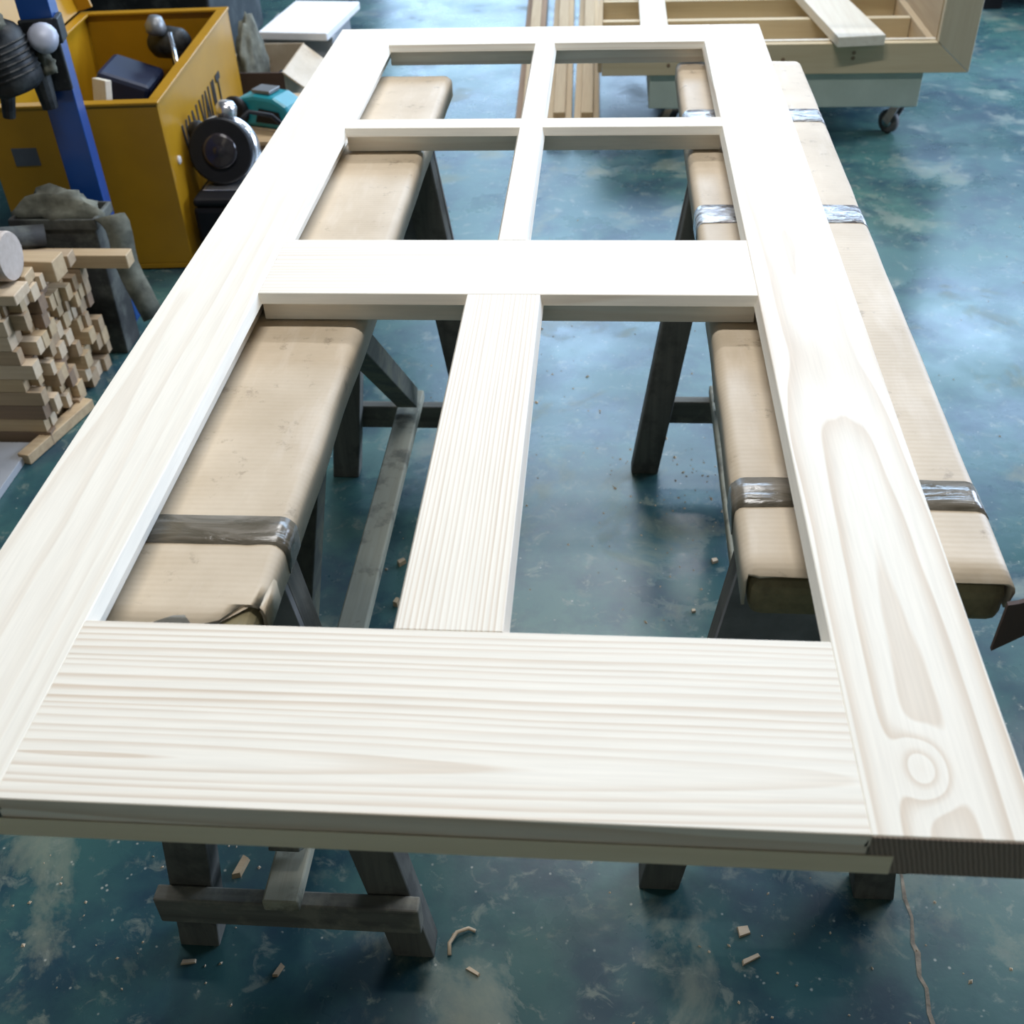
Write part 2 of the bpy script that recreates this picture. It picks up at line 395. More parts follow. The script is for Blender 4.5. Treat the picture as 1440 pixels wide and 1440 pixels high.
# ------------------------------------------------------------------ trestles
TOP = DZ - DT - .0016
def wrap_profile(x0, x1, drop, r=.013):
    p = [(x0, TOP-drop), (x0, TOP-r)]
    for k in range(1, 5):
        a = math.pi - k*math.pi/8
        p.append((x0+r+r*math.cos(a), TOP-r+r*math.sin(a)))
    nmid = 8
    for k in range(1, nmid): p.append((x0+r+(x1-x0-2*r)*k/nmid, TOP))
    for k in range(0, 5):
        a = math.pi/2 - k*math.pi/8
        p.append((x1-r+r*math.cos(a), TOP-r+r*math.sin(a)))
    p.append((x1, TOP-drop)); return p
def sleeve(x0, x1, y0, y1, drop, grow=0.0, tear=None, rag=.006, seed=0, amp=.0018, step=.03):
    prof = wrap_profile(x0, x1, drop); nj = len(prof); ny = max(2, int((y1-y0)/step)); b = B(); cx = (x0+x1)/2
    outer, inner = [], []
    for i in range(ny+1):
        ro, ri = [], []
        for j, (x, z) in enumerate(prof):
            y = y0 + (y1-y0)*i/ny
            if i == 0:
                y += rag*mnoise.noise(Vector((x*60, seed, z*40)))*1.4
                if tear: y += tear(x, z)
            elif i == ny: y += rag*.6*mnoise.noise(Vector((x*50, seed+9, 3)))
            nz_ = mnoise.noise(Vector((x*14, y*9, seed)))*amp
            g = grow
            dz = -abs(nz_) if z > TOP-.006 else 0
            dx = nz_*1.2 if z < TOP-.006 else 0
            sx = 1 if x > cx else -1
            edge = z < TOP-.006
            ro.append(Vector((x + dx + (sx*g if edge else 0), y, z+dz+(g if not edge else 0))))
            ri.append(Vector((x - (sx*.003 if edge else 0) + dx, y, z+dz-(.003 if not edge else 0))))
        outer.append(ro); inner.append(ri)
    rings = [o + q[::-1] for o, q in zip(outer, inner)]
    return b.loft(rings)

def trestle(x0, x1, y0, y1, yn, yf, label, tear=None, seed=0, tapes=()):
    cx = (x0+x1)/2
    t = thing('trestle', (cx, (y0+y1)/2, 0), label, 'trestle', 'trestles under the door')
    core = B().box((x0+.006, y0+.004, TOP-.052), (x1-.006, y1-.01, TOP-.0065)).build('beam', M_core, t, .013, seg=3)
    # pale lit arris of the plank where the cardboard stops short
    cw = sleeve(x0, x1, y0+.010, y1, .038, 0, tear, .007, seed).build('cardboard_wrap', M_card, t, smooth=True)
    for (a, b_, m, nm) in tapes:
        sleeve(x0, x1, a, b_, .036, .0012, None, .003, seed, .0018, .012).build(nm, m, cw, smooth=True)
    zt = TOP-.05
    for sy in (yn, yf):
        for sx in (-1, 1):
            foot = Vector((cx+sx*.155, sy, 0)); top = Vector((cx+sx*.060, sy+(.0), zt))
            d = (top-foot)
            q = B(); ax = .029; ay = .021
            q.loft([[foot+Vector((i*ax, j*ay, 0)) for i, j in ((-1,-1),(1,-1),(1,1),(-1,1))],
                    [foot+d*.5+Vector((i*ax*1.02, j*ay, 0)) for i, j in ((-1,-1),(1,-1),(1,1),(-1,1))],
                    [top+Vector((i*ax, j*ay, 0)) for i, j in ((-1,-1),(1,-1),(1,1),(-1,1))]])
            q.build('leg', M_leg, t, .003)
    for sy, s in ((yn, -1), (yf, 1)):
        y_ = sy + s*.034
        hw = .178 if s < 0 else .150
        B().box((cx-hw, y_-.012, .105), (cx+hw, y_+.012, .16)).build('cross_rail', M_rail, t, .003)
        # plywood gusset under the beam
        pl = [(-.090, zt-.002), (.090, zt-.002), (.124, zt-.24), (-.124, zt-.24)]
        yg = sy + s*.0265
        B().prism(pl, lambda u, v, tt: Vector((cx+u, tt, v)), yg-.005, yg+.005).build('gusset', M_ply, t, .001)
    B().box((cx-.024, yn-.055, .161), (cx+.024, yf+.055, .183)).build('stretcher', M_str, t, .003)
    ym = (yn+yf)/2
    B().bar((cx, yf-.01, .205), (cx, ym+.02, zt-.022), .042, .042).build('brace', M_brace, t, .002)
    B().bar((cx, yn+.01, .205), (cx, ym-.02, zt-.022), .042, .042).build('brace', M_brace, t, .002)
    return t
def tearL(x, z):
    k = max(0, (x-.195)/.045)
    return .05*min(k,1)**1.3 + (.035 if (x > .235 and z < TOP-.008) else 0) + .003*math.sin(x*70)
trestle(.040, .240, .208, 1.722, .362, 1.468, 'cardboard-topped trestle under the left stile with a torn near corner', tearL, 1,
        ((.330, .372, M_tape, 'brown_tape'),))
trestle(.675, .917, .296, 1.790, .486, 1.500, 'cardboard-topped trestle sticking out beyond the right stile of the door', None, 5,
        ((.404, .450, M_tape, 'brown_tape'), (1.055, 1.115, M_foil, 'shiny_tape'), (1.46, 1.52, M_foil, 'shiny_tape')))
# torn cardboard flap hanging off the right trestle's near corner
rt = [o for o in bpy.data.objects if o.name.startswith('trestle') and o.location.x > .5][0]
q = B(); n = 7
top_, bot_ = [], []
for i in range(n):
    k = i/(n-1); x = .905+.075*k
    top_.append(Vector((x, .285+.035*k, TOP-.012-.004*math.sin(k*5)))); bot_.append(Vector((x-.006, .275+.035*k, TOP-.060+.014*k)))
th = Vector((.0, .004, .001))
q.loft([[a, b, b+th, a+th] for a, b in zip(top_, bot_)]); q.build('torn_flap', mat_plain('dark_brown_card', (.085, .055, .042), .8), rt)  # flap card is darker than the wrap

# ------------------------------------------------------------------ yellow steel tool box
YC = (-.66, 2.447)
yx = thing('tool_box', (-.9, 2.9, 0), 'open yellow steel site box with black lettering on its side', 'tool box')
R4 = RZ(4.0, (YC[0], YC[1], 0))
bw, bd, bh, tk = .49, .93, .48, .012
def yb_box(lo, hi, name, mat, parent=yx, bev=.002):
    o = (YC[0], YC[1], 0)
    b = B().box((lo[0]+o[0], lo[1]+o[1], lo[2]), (hi[0]+o[0], hi[1]+o[1], hi[2]), R4)
    return b.build(name, mat, parent, bev)
yb_box((-bw, 0, .004), (0, bd, .02), 'base', M_yellow)
fp = yb_box((-bw, 0, .02), (0, tk, bh), 'front_panel', M_yellow)
yb_box((-bw, bd-tk, .02), (0, bd, bh), 'back_panel', M_yellow)
rp = yb_box((-tk, tk, .02), (0, bd-tk, bh), 'side_panel', M_yellow)
yb_box((-bw, tk, .02), (-bw+tk, bd-tk, bh), 'side_panel', M_yellow)
for lo, hi in (((-bw-.004, -.004, bh), (.004, .03, bh+.008)), ((-bw-.004, bd-.03, bh), (.004, bd+.004, bh+.008)),
               ((-.03, .03, bh), (.004, bd-.03, bh+.008)), ((-bw-.004, .03, bh), (-bw+.03, bd-.03, bh+.008))):
    yb_box(lo, hi, 'rim', M_yellow)
yb_box((-bw+.06, -.003, bh-.155), (-bw+.13, -.0005, bh-.105), 'number_plate', M_plate, fp, .001)
# lid, hinged on the far long side and leaning back
lid_b = B()
hx, hz = YC[0]-bw-.006, bh+.012
ang = math.radians(104)
MR = R4 @ Matrix.Translation((hx, YC[1], hz)) @ Matrix.Rotation(-ang, 4, 'Y')
lid_b.box((0, 0, 0), (bw, bd, .010), MR)
ld = lid_b.build('lid', M_yellow, yx, .002)
for lo, hi in (((0, 0, -.05), (bw, .012, 0)), ((0, bd-.012, -.05), (bw, bd, 0)), ((bw-.012, .012, -.05), (bw, bd-.012, 0))):
    B().box(lo, hi, MR).build('lid_flange', M_yellow, ld, .002)
# lettering on the long side
def text_obj(body, size, M, mat, parent, name, sx=1.0):
    cu = bpy.data.curves.new('t', 'FONT'); cu.body = body; cu.size = size; cu.extrude = .0012; cu.align_x = 'LEFT'; cu.offset = size*.012
    tmp = bpy.data.objects.new('t', cu); COL.objects.link(tmp)
    bpy.context.view_layer.update()
    me = bpy.data.meshes.new_from_object(tmp.evaluated_get(bpy.context.evaluated_depsgraph_get()))
    bpy.data.objects.remove(tmp)
    off = parent_world(parent)
    for v in me.vertices: v.co = (M @ Vector((v.co.x*sx, v.co.y, v.co.z))) - off
    me.materials.clear(); me.materials.append(mat)
    o = bpy.data.objects.new(name, me); COL.objects.link(o); o.parent = parent
    return o
MT = R4 @ Matrix.Translation((YC[0]+.0018, YC[1]+.165, .235)) @ Matrix(((0,0,1,0),(1,0,0,0),(0,1,0,0),(0,0,0,1)))
text_obj('VAN VAULT', .185, MT, M_text, rp, 'lettering', .50)
B().lathe([(.012, 0), (.012, .004), (.006, .007)], R4 @ Vector((YC[0], YC[1]+.075, .30)), (1, 0, 0), 14).build('rivet', M_sticker, rp)

# things in the box
def inbox(x, y, z): return R4 @ Vector((YC[0]+x, YC[1]+y, z))
cs = thing('tool_case', inbox(-.30, .40, .02), 'navy blue plastic case standing tilted inside the yellow box', 'case')
Mc = R4 @ Matrix.Translation((YC[0]-.455, YC[1]+.50, .085)) @ Matrix.Rotation(math.radians(20), 4, 'Y')
B().box((0, 0, 0), (.165, .20, .36), Mc).build('case_body', M_bluecase, cs, .015)
B().box((-.003, -.003, .20), (.168, .203, .21), Mc).build('seam', M_black, cs, .002)
B().box((.06, -.014, .19), (.10, -.0035, .23), Mc).build('latch', M_black, cs, .003)
cs2 = tag(B().box((YC[0]-.15, YC[1]+.06, .022), (YC[0]-.03, YC[1]+.50, .36), R4).build('crate', M_black, None, .012), 'black crate inside the yellow box against its lettered side', 'crate')
origin_to(cs2, inbox(-.09, .28, .022))
oc = tag(B().bar(inbox(-.255, .075, .022), inbox(-.195, .17, .50), .055, .022).build('wood_offcut', M_paleplank, None, .002), 'pale wood offcut leaning inside the front of the yellow box', 'wood')
origin_to(oc, inbox(-.24, .075, .022))
# a power tool lying on the crate
tl = thing('drill', inbox(-.10, .62, .02), 'grey and black power tool sticking up in the far end of the yellow box', 'drill')
B().lathe([(.03,0),(.045,.02),(.05,.07),(.04,.12),(.025,.14)], inbox(-.225, .78, .42), (.7, -.25, .12), 18).build('motor_body', M_blackmetal, tl, smooth=True)
B().bar(inbox(-.13, .735, .42), inbox(-.10, .70, .022), .055, .06).build('grip', M_black, tl, .012)
B().cyl(inbox(-.14, .70, .47), inbox(-.08, .52, .385), .008, n=10).build('chrome_rod', M_chrome, tl, smooth=True)
B().lathe([(.03,0),(.034,.02),(.02,.05)], inbox(-.19, .72, .47), (.2, 0, 1), 14).build('knob', M_steelgrey, tl, smooth=True)

# ------------------------------------------------------------------ blue machine post with black fittings
px, py = -.765, 2.15
bp = thing('machine_post', (px, py, 0), 'upright blue square steel post with black fittings left of the door', 'post')
B().box((px-.05, py-.037, 0), (px+.0365, py+.09, .010)).build('foot_plate', M_bluepost, bp, .002)
B().box((px-.036, py-.036, .010), (px+.036, py+.036, 1.35), RZ(12, (px, py, 0))).build('upright', M_bluepost, bp, .002)
B().box((px-.10, py-.10, 1.35), (px+.10, py+.10, 1.36)).build('top_plate', M_bluepost, bp, .002)
B().box((px-.04, py-.052, .63), (px+.04, py-.0365, .79), RZ(12, (px, py, 0))).build('clamp_bracket', M_blackmetal, bp, .004)
B().box((px+.0365, py-.05, .735), (px+.048, py+.01, .79), RZ(12, (px, py, 0))).build('clamp_ear', M_blackmetal, bp, .003)
mt = B().lathe([(.045,0),(.062,.012),(.066,.03),(.066,.12),(.058,.135),(.04,.15)], (px-.035, py-.120, .655), (-.25, 0, 1), 26)
mo = mt.build('motor', M_blackmetal, bp, smooth=True)
for k in range(6):
    B().lathe([(.0675,0),(.0695,.003),(.0675,.006)], Vector((px-.035, py-.120, .655)) + Vector((-.25,0,1)).normalized()*(.036+k*.013), (-.25,0,1), 24).build('cooling_fin', M_blackmetal, mo)
B().cyl((px-.075, py-.135, .60), (px-.06, py-.13, .67), .014, .018, 12).build('bolt', M_blackmetal, bp)
B().cyl((px-.0, py-.075, .60), (px-.005, py-.07, .68), .018, .024, 12).build('bolt', M_blackmetal, bp)
B().lathe([(.012,0),(.03,.008),(.034,.03),(.022,.045)], (px+.025, py-.06, .745), (.3,-.7,.5), 16).build('silver_cap', mat_plain('dull_silver', (.42, .44, .52), .5, .2), bp, smooth=True)
B().lathe([(.02,0),(.035,.02),(.03,.05),(.012,.065)], (px-.10, py-.13, .775), (-.2,-.4,.8), 16).build('gear_housing', M_steelgrey, bp, smooth=True)
B().tube([(px-.10, py-.13, .80), (px-.13, py-.15, .84), (px-.13, py-.12, .89), (px-.08, py-.06, .92), (px-.04, py-.04, 1.0)], .012).build('cable', M_black, bp, smooth=True)

# ------------------------------------------------------------------ stack of battens left of the door
bx0, y_0, y_1 = -.725, 1.552, 1.925
zc = .0
rowh = [.036, .034, .038, .036, .034, .037, .035, .036, .038, .034]
ORD = 'first second third fourth fifth sixth seventh eighth ninth tenth eleventh twelfth thirteenth fourteenth fifteenth sixteenth seventeenth eighteenth'.split()
TONE = ('yellowish', 'tan', 'pale', 'dark brown')
def batten_mesh(wy, hz, L, mi):
    me = bpy.data.meshes.new('batten')
    b = B().box((-L, -wy/2, 0), (0, wy/2, hz))
    me.from_pydata([tuple(v) for v in b.v], [], b.f); me.materials.append(M_off[mi]); return me
CACHE = {}
for ri, h in enumerate(rowh):
    y = y_0; ye = y_1 if ri < 8 else (1.85 if ri == 8 else 1.72); ci = 0
    while y < ye - .018:
        wy = random.choice((.020, .024, .028, .034))
        if y + wy > ye: wy = ye - y
        mi = random.choices((0, 1, 2, 3), (5, 4, 3, 2))[0]
        L = random.choice((.34, .38, .42))
        key = (round(wy, 3), h, L, mi)
        if key not in CACHE: CACHE[key] = batten_mesh(wy-.0015, h-.0012, L, mi)
        o = bpy.data.objects.new('batten', CACHE[key]); COL.objects.link(o)
        o.location = (bx0 + random.uniform(-.035, .018), y + wy/2, zc)
        tag(o, '%s batten end, %s from the near side in the %s row up' % (TONE[mi], ORD[ci], ORD[ri]), 'batten', 'battens in the stack'); ci += 1
        y += wy
    zc += h
PT = zc; PT9 = PT-.034; PT8 = PT9-.038
def offcut(x1, y, z, L, wy, hz, mi, label, rot=0, cat='wood'):
    b = B().box((x1-L, y-wy/2, z), (x1, y+wy/2, z+hz), RZ(rot, (x1, y, z)))
    o = b.build('timber_offcut', M_off[mi], None, .0015, seg=1); origin_to(o, (x1-L/2, y, z)); return tag(o, label, cat)
offcut(-.700, 1.592, PT+.001, .26, .07, .024, 2, 'wide pale offcut lying on the near edge of the batten stack', 0)
offcut(-.715, 1.668, PT+.001, .24, .05, .025, 0, 'yellowish offcut behind the wide pale one on the stack', 4)
offcut(-.690, 1.758, PT9+.001, .22, .055, .050, 0, 'thick yellow squared offcut with a bright sawn end on the stack', -3)
offcut(-.690, 1.822, PT9+.001, .20, .040, .030, 1, 'brownish offcut behind the thick yellow one on the stack', 3)
offcut(-.585, 1.895, PT8+.001, .30, .040, .034, 0, 'yellow squared offcut sticking out farthest from the stack', 0)
ls = B().lathe([(.046,0),(.052,.004),(.053,.03),(.053,.16),(.0505,.165)], (-.885, 1.632, PT+.080), (1, 0, 0), 28)
lo_ = ls.build('round_log', mat_oldwood('log_wood', (.50,.43,.38), (.42,.35,.30), .8, 0), None, smooth=False); tag(lo_, 'short round log end on top of the batten stack', 'log'); origin_to(lo_, (-.80, 1.632, PT+.027))
# batten and grey sheet on the floor
fb = B().bar((-.700, 1.71, .014), (-.762, 1.475, .014), .03, .026).build('floor_batten', M_off[0], None, .002); tag(fb, 'loose pale batten on the floor at the foot of the stack', 'batten'); origin_to(fb, (-.73, 1.59, .001))
gb = B().box((-1.30, 1.16, .0005), (-.765, 1.535, .0185)).build('grey_sheet', M_melamine, None, .001); tag(gb, 'flat grey board on the floor beside the batten stack', 'board'); origin_to(gb, (-1.03, 1.35, .0005))

# dusty bin behind the stack
bn = thing('waste_bin', (-.785, 2.01, 0), 'dusty dark bin of scraps behind the batten stack', 'bin')
B().loft([[Vector((-.785+sx*.10*k, 2.01+sy*.050*k, z)) for sx, sy in ((-1,-1),(1,-1),(1,1),(-1,1))] for z, k in ((0,.92),(.345,1.02),(.35,1.10),(.375,1.10),(.375,.98),(.32,.96))]).build('bin_body', M_bin, bn, .004)
def blob(name, c, s, mat, parent=None, seed=0, amp=.35, sub=3):
    bm = bmesh.new(); bmesh.ops.create_icosphere(bm, subdivisions=sub, radius=1)
    for v in bm.verts:
        d = 1 + amp*mnoise.noise(v.co*1.7+Vector((seed, seed*2, 1))) + amp*.5*mnoise.noise(v.co*4+Vector((seed, 3, seed)))
        v.co = Vector((v.co.x*s[0]*d, v.co.y*s[1]*d, max(v.co.z*d, -.75)*s[2])) 
    me = bpy.data.meshes.new(name); bm.to_mesh(me); bm.free(); me.materials.append(mat)
    for p in me.polygons: p.use_smooth = True
    o = bpy.data.objects.new(name, me); COL.objects.link(o); o.location = Vector(c) - parent_world(parent)
    if parent: o.parent = parent
    return o
blob('dust_clump', (px-.03, py-.17, .82), (.03,.02,.025), M_rag, bp, 11, .5)
blob('dust_clump', (px-.09, py-.15, .77), (.022,.02,.03), M_rag, bp, 15, .5)
blob('dust_clump', (px+.02, py-.075, .70), (.022,.012,.03), M_rag, bp, 19, .5)
blob('scraps', (-.785, 2.01, .375), (.10, .045, .05), M_rag, bn, 3, .5)
rg = B(); L_, R_ = [], []
for i in range(9):
    k = i/8
    L_.append(Vector((-.678+.045*k+.010*math.sin(k*7), 1.955+.005*k,   .375-.22*k*k-.06*k)))
    R_.append(L_[-1]+Vector((.05-.01*k, .035, .012*math.sin(k*9))))
th = Vector((.004, -.004, .004))
rg.loft([[a, b, b+th, a+th] for a, b in zip(L_, R_)])
rg.build('hanging_rag', M_rag, bn, smooth=True)
cp = thing('grey_pipe', (-1.02, 1.80, PT), 'dusty grey pipe lying behind the round log on the stack', 'pipe')
B().cyl((-.80, 1.935, .345), (-1.05, 1.80, .385), .026, n=18).build('pipe_tube', M_bin, cp, smooth=True)
B().lathe([(.033,0),(.036,.012),(.036,.04),(.033,.05)], (-.93, 1.865, .366), (-.25,-.135,.04), 18).build('white_collar', M_white, cp, smooth=True)

# ------------------------------------------------------------------ tools beside the yellow box
bc = thing('black_tool_case', (-.50, 2.72, 0), 'black tool case on the floor against the yellow box', 'case')
B().box((-.640, 2.475, .002), (-.36, 2.87, .175)).build('case_body', M_black, bc, .014)
B().box((-.637, 2.478, .176), (-.363, 2.867, .200)).build('case_lid', M_black, bc, .010)
B().box((-.53, 2.455, .14), (-.49, 2.4745, .19)).build('latch', M_black, bc, .003)
gz = .2005
gr = thing('circular_saw', (-.50, 2.66, gz), 'saw with round black cover and bright metal housing on the black case', 'saw')
ax = Vector((.12, -.93, .33)).normalized(); gc = Vector((-.562, 2.585, gz+.100))
B().lathe([(.088,0),(.092,.012),(.092,.05),(.086,.055)], gc-ax*.055, ax, 36).build('blade_cover', M_black, gr, .002)
B().lathe([(.048,0),(.050,.008),(.040,.013),(.022,.010),(.012,.016),(.001,.017)], gc+ax*.0005, ax, 30).build('hub', mat_plain('glossy_hub', (.03,.025,.028), .12, .1), gr, smooth=True)
B().lathe([(.092,0),(.099,.008),(.099,.03),(.085,.045)], gc-ax*.105, ax, 36).build('metal_ring', M_chrome, gr, smooth=True)
B().lathe([(.055,0),(.062,.02),(.062,.09),(.045,.12)], gc-ax*.23, ax, 24).build('motor', M_steelgrey, gr, smooth=True)
B().lathe([(.022,0),(.030,.012),(.031,.035),(.020,.05)], gc-ax*.075+Vector((.015,.02,.085)), (.1,.1,1), 18).build('top_knob', M_chrome, gr, smooth=True)
B().lathe([(.020,0),(.030,.012),(.030,.035),(.016,.05)], gc-ax*.06+Vector((-.048,.0,.045)), (-.6,-.4,.6), 18).build('side_knob', M_black, gr, smooth=True)
B().tube([gc-ax*.20+Vector((0,0,.06)), gc-ax*.22+Vector((.05,.04,.10)), gc-ax*.18+Vector((.11,.09,.07)), gc-ax*.2+Vector((.16,.12,.0)), gc+Vector((.18,.24,-.06))], .007).build('cord', M_black, gr, smooth=True)
B().box((-.62, 2.535, gz), (-.38, 2.83, gz+.005)).build('base_plate', M_chrome, gr, .002)
# teal tool on a wooden board
wb_ = thing('work_crate', (-.53, 3.15, 0), 'low wooden crate behind the black tool case', 'crate')
B().box((-.675, 2.93, 0), (-.335, 3.38, .012)).build('crate_base', M_off[1], wb_)
for lo, hi in (((-.675,2.93,.012),(-.335,2.945,.185)), ((-.675,3.365,.012),(-.335,3.38,.185)), ((-.675,2.945,.012),(-.66,3.365,.185)), ((-.35,2.945,.012),(-.335,3.365,.185))):
    B().box(lo, hi).build('crate_side', M_off[1], wb_, .001)
B().box((-.678, 2.925, .1855), (-.33, 3.385, .200)).build('crate_top', M_off[0], wb_, .001)
tz = .2005
tp = thing('teal_planer', (-.53, 3.12, tz), 'teal and black hand planer on the wooden crate', 'power tool')
prof = [(-.12, 0), (.12, 0), (.125, .03), (.10, .075), (.055, .098), (-.02, .10), (-.08, .085), (-.118, .05)]
Mp = Matrix.Translation((-.545, 3.06, tz)) @ Matrix.Rotation(math.radians(-20), 4, 'Z')
B().prism(prof, lambda u, v, t: Mp @ Vector((u, t, v+.012)), -.05, .05).build('body', M_teal, tp, .012)
B().box((-.14, -.045, 0), (.15, .045, .011), Mp).build('sole_plate', M_chrome, tp, .002)
B().prism([(-.02,.030),(.085,.030),(.075,.070),(.0,.075)], lambda u, v, t: Mp @ Vector((u, t, v)), -.056, -.0505).build('grip_hollow', M_black, tp, .003)
B().lathe([(.045,0),(.048,.01),(.040,.022)], Mp @ Vector((-.085, -.0505, .06)), Mp.to_3x3() @ Vector((0,-1,0)), 24).build('drive_cover', M_black, tp, smooth=True)
B().box((-.035, -.03, .113), (.035, .03, .124), Mp).build('label_plate', M_steelgrey, tp, .002)
B().tube([Mp @ Vector((.12,0,.05)), Mp @ Vector((.17,.02,.05)), Mp @ Vector((.20,.10,.03))], .006).build('cord', M_black, tp, smooth=True)

# carton, foam sheet, sack
ct = thing('carton', (-.72, 3.80, 0), 'open cardboard carton with a folded-out flap behind the tools', 'carton')
cx0, cx1, cy0, cy1, chh = -.86, -.625, 3.56, 3.92, .215
B().box((cx0, cy0, 0), (cx1, cy1, .006)).build('carton_base', M_card, ct)
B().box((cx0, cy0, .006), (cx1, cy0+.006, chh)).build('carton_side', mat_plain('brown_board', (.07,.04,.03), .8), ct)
B().box((cx0, cy1-.006, .006), (cx1, cy1, chh)).build('carton_side', M_card, ct)
B().box((cx0, cy0+.006, .006), (cx0+.006, cy1-.006, chh)).build('carton_side', M_card, ct)
B().box((cx1-.006, cy0+.006, .006), (cx1, cy1-.006, chh)).build('carton_side', M_card, ct)
Mf = Matrix.Translation((cx1, 0, chh)) @ Matrix.Rotation(math.radians(38), 4, 'Y')
B().box((0, cy0, -.003), (.13, cy1-.02, .003), Mf).build('flap', M_card, ct)
blob('black_bag', (-.685, 3.76, .07), (.045, .11, .085), M_black, None, 8, .4); tag(bpy.data.objects['black_bag'], 'black plastic bag inside the open carton', 'bag')
Mw = Matrix.Translation((-.675, 4.06, .2155)) @ Matrix.Rotation(math.radians(-6), 4, 'Z') @ Matrix.Rotation(math.radians(0), 4, 'X')
fm = B().box((-.13, -.11, 0), (.15, .34, .03), Mw).build('foam_sheet', M_white, None, .004); tag(fm, 'bright white foam sheet lying behind the carton', 'foam sheet'); origin_to(fm, (-.67, 4.1, .275))
sp_ = thing('packing_case', (-.68, 4.2, 0), 'plain grey packing case under the white foam sheet', 'case')
B().box((-.83, 3.99, 0), (-.53, 4.34, .202)).build('case_body', M_melamine, sp_, .004)
B().box((-.832, 3.988, .202), (-.528, 4.342, .215)).build('case_lid', M_melamine, sp_, .002)
sk = blob('dusty_sack', (-.79, 3.74, .155), (.045, .13, .19), M_rag, None, 5, .28, 4); tag(sk, 'dusty grey-green sack stuffed upright in the open carton', 'sack')

# low dark block added to stand for the shadow beyond the yellow box
mb = thing('shadow_stand_in', (-1.75, 4.35, 0), 'made-up low black machine standing in for shadow beyond the yellow box', 'machine')
B().box((-2.6, 4.05, .06), (-1.02, 4.75, .52)).build('plinth', M_blackmetal, mb, .01)
B().box((-2.64, 4.01, .52), (-.98, 4.79, .55)).build('top', M_steelgrey, mb, .006)
for x in (-2.5, -1.12):
    for y in (4.13, 4.67):
        B().box((x-.04, y-.04, 0), (x+.04, y+.04, .06)).build('foot', M_black, mb, .004)

# ------------------------------------------------------------------ trolley with the timber frame
dl = thing('dolly', (1.15, 3.75, 0), 'pale sage-painted dolly on castors under the timber frame', 'trolley')
B().box((.69, 3.435, .118), (1.605, 3.455, .236)).build('front_board', M_sage, dl, .003)
B().box((.69, 4.10, .118), (1.605, 4.125, .236)).build('back_board', M_sage, dl, .003)
B().box((.69, 3.455, .118), (.715, 4.10, .236)).build('side_board', M_sage, dl, .003)
B().box((1.58, 3.455, .118), (1.605, 4.10, .236)).build('side_board', M_sage, dl, .003)
B().box((.715, 3.455, .20), (1.58, 4.10, .218)).build('deck', M_sage, dl)
for x, y in ((1.54, 3.52), (.76, 3.52), (1.54, 4.03), (.76, 4.03)):
    cst = thing('castor', (x, y, 0), '', ''); del cst['label']; del cst['category']; cst.parent = dl; cst.location = Vector((x, y, 0)) - dl.location
    a = Vector((.8, .6, 0))
    c0 = Vector((x, y, .04))
    B().lathe([(.030,-.012),(.040,-.009),(.040,.009),(.030,.012)], c0, a, 22).build('wheel', M_rubber, cst, smooth=True)
    B().lathe([(.018,-.015),(.020,-.013),(.020,.013),(.018,.015)], c0, a, 16).build('hub', M_chrome, cst, smooth=True)
    for s in (-1, 1):
        B().bar(c0+a*.018*s, c0+a*.018*s+Vector((.025,-.02,.07)), .03, .003, up=a).build('fork', M_chrome, cst)
    B().box((x-.01, y-.06, .108), (x+.06, y+.02, .1175)).build('plate', M_chrome, cst)

tf = thing('cabinet_carcass', (1.1, 3.9, .237), 'large pale timber box frame with mitred front corner standing on the dolly', 'carcass')
fx0, fx1, fy0, fy1 = .525, 1.745, 3.415, 3.440; zl, zh, ztop = .237, .335, .98; mw = .118
def face(poly, name, m):
    return B().prism(poly, lambda u, v, t: Vector((u, t, v)), fy0, fy1).build(name, m, tf, .0015, seg=1)
gp = .0012
M_facez = mat_oldwood('frame_timber_z', (.54, .47, .33), (.49, .41, .28), .6, 2)
face([(fx0, zl), (fx1-gp, zl), (fx1-mw-gp, zh), (fx0, zh)], 'bottom_face', M_sashx)
face([(fx1, zl+gp), (fx1, ztop), (fx1-mw, ztop-(zh-zl)), (fx1-mw, zh+gp)], 'right_face', M_facez)
face([(fx0, ztop), (fx1-gp, ztop+gp), (fx1-mw-gp, ztop-(zh-zl)+gp), (fx0, ztop-(zh-zl)+gp)], 'top_face', M_sashx)
ix0, ix1, iy1 = fx0, fx1-mw, 4.55
B().box((ix0, fy1, zl), (ix1, iy1, zl+.012)).build('base_panel', M_sashx, tf)
B().box((ix0, fy1+.0005, zl+.012), (ix1, fy1+.018, zh+.004)).build('rail', M_paleplank, tf, .001)
for y in (3.70, 3.96, 4.22, 4.51):
    B().box((ix0, y, zl+.012), (ix1-.03, y+.03, zh)).build('rail', M_sashx, tf, .001)
B().box((ix1-.028, fy1+.019, zl+.012), (ix1-.004, iy1, zh+.002)).build('rail', M_sashy, tf, .001)
B().box((ix1-.003, fy1, zl), (ix1+.02, iy1, ztop-.1)).build('side_panel', M_sashy, tf, .001)
B().box((ix0-.014, fy1-.02, zl+.01), (ix0-.0005, iy1, zl+.12)).build('side_panel', M_sashy, tf, .001)
B().box((.655, fy0+.002, zh+.0045), (.750, 4.5, zh+.020)).build('flat_board', M_paleplank, tf, .001)
for x, z in ((1.13, .285), (1.36, .305), (1.36, .288), (.75, .27), (1.02, .30)):
    B().lathe([(.006,0),(.007,.0015),(.001,.002)], (x, fy0+.0005, z), (0, -1, 0), 8).build('plug', M_brownlath, tf)
pk = B().box((1.285, 3.36, .341), (1.440, 4.45, .373), RZ(6.5, (1.36, 3.4, .34))).build('plank', M_paleplank, None, .0015); tag(pk, 'pale plank with a dark sawn end lying through the timber box frame', 'plank'); origin_to(pk, (1.3, 4.0, .341))

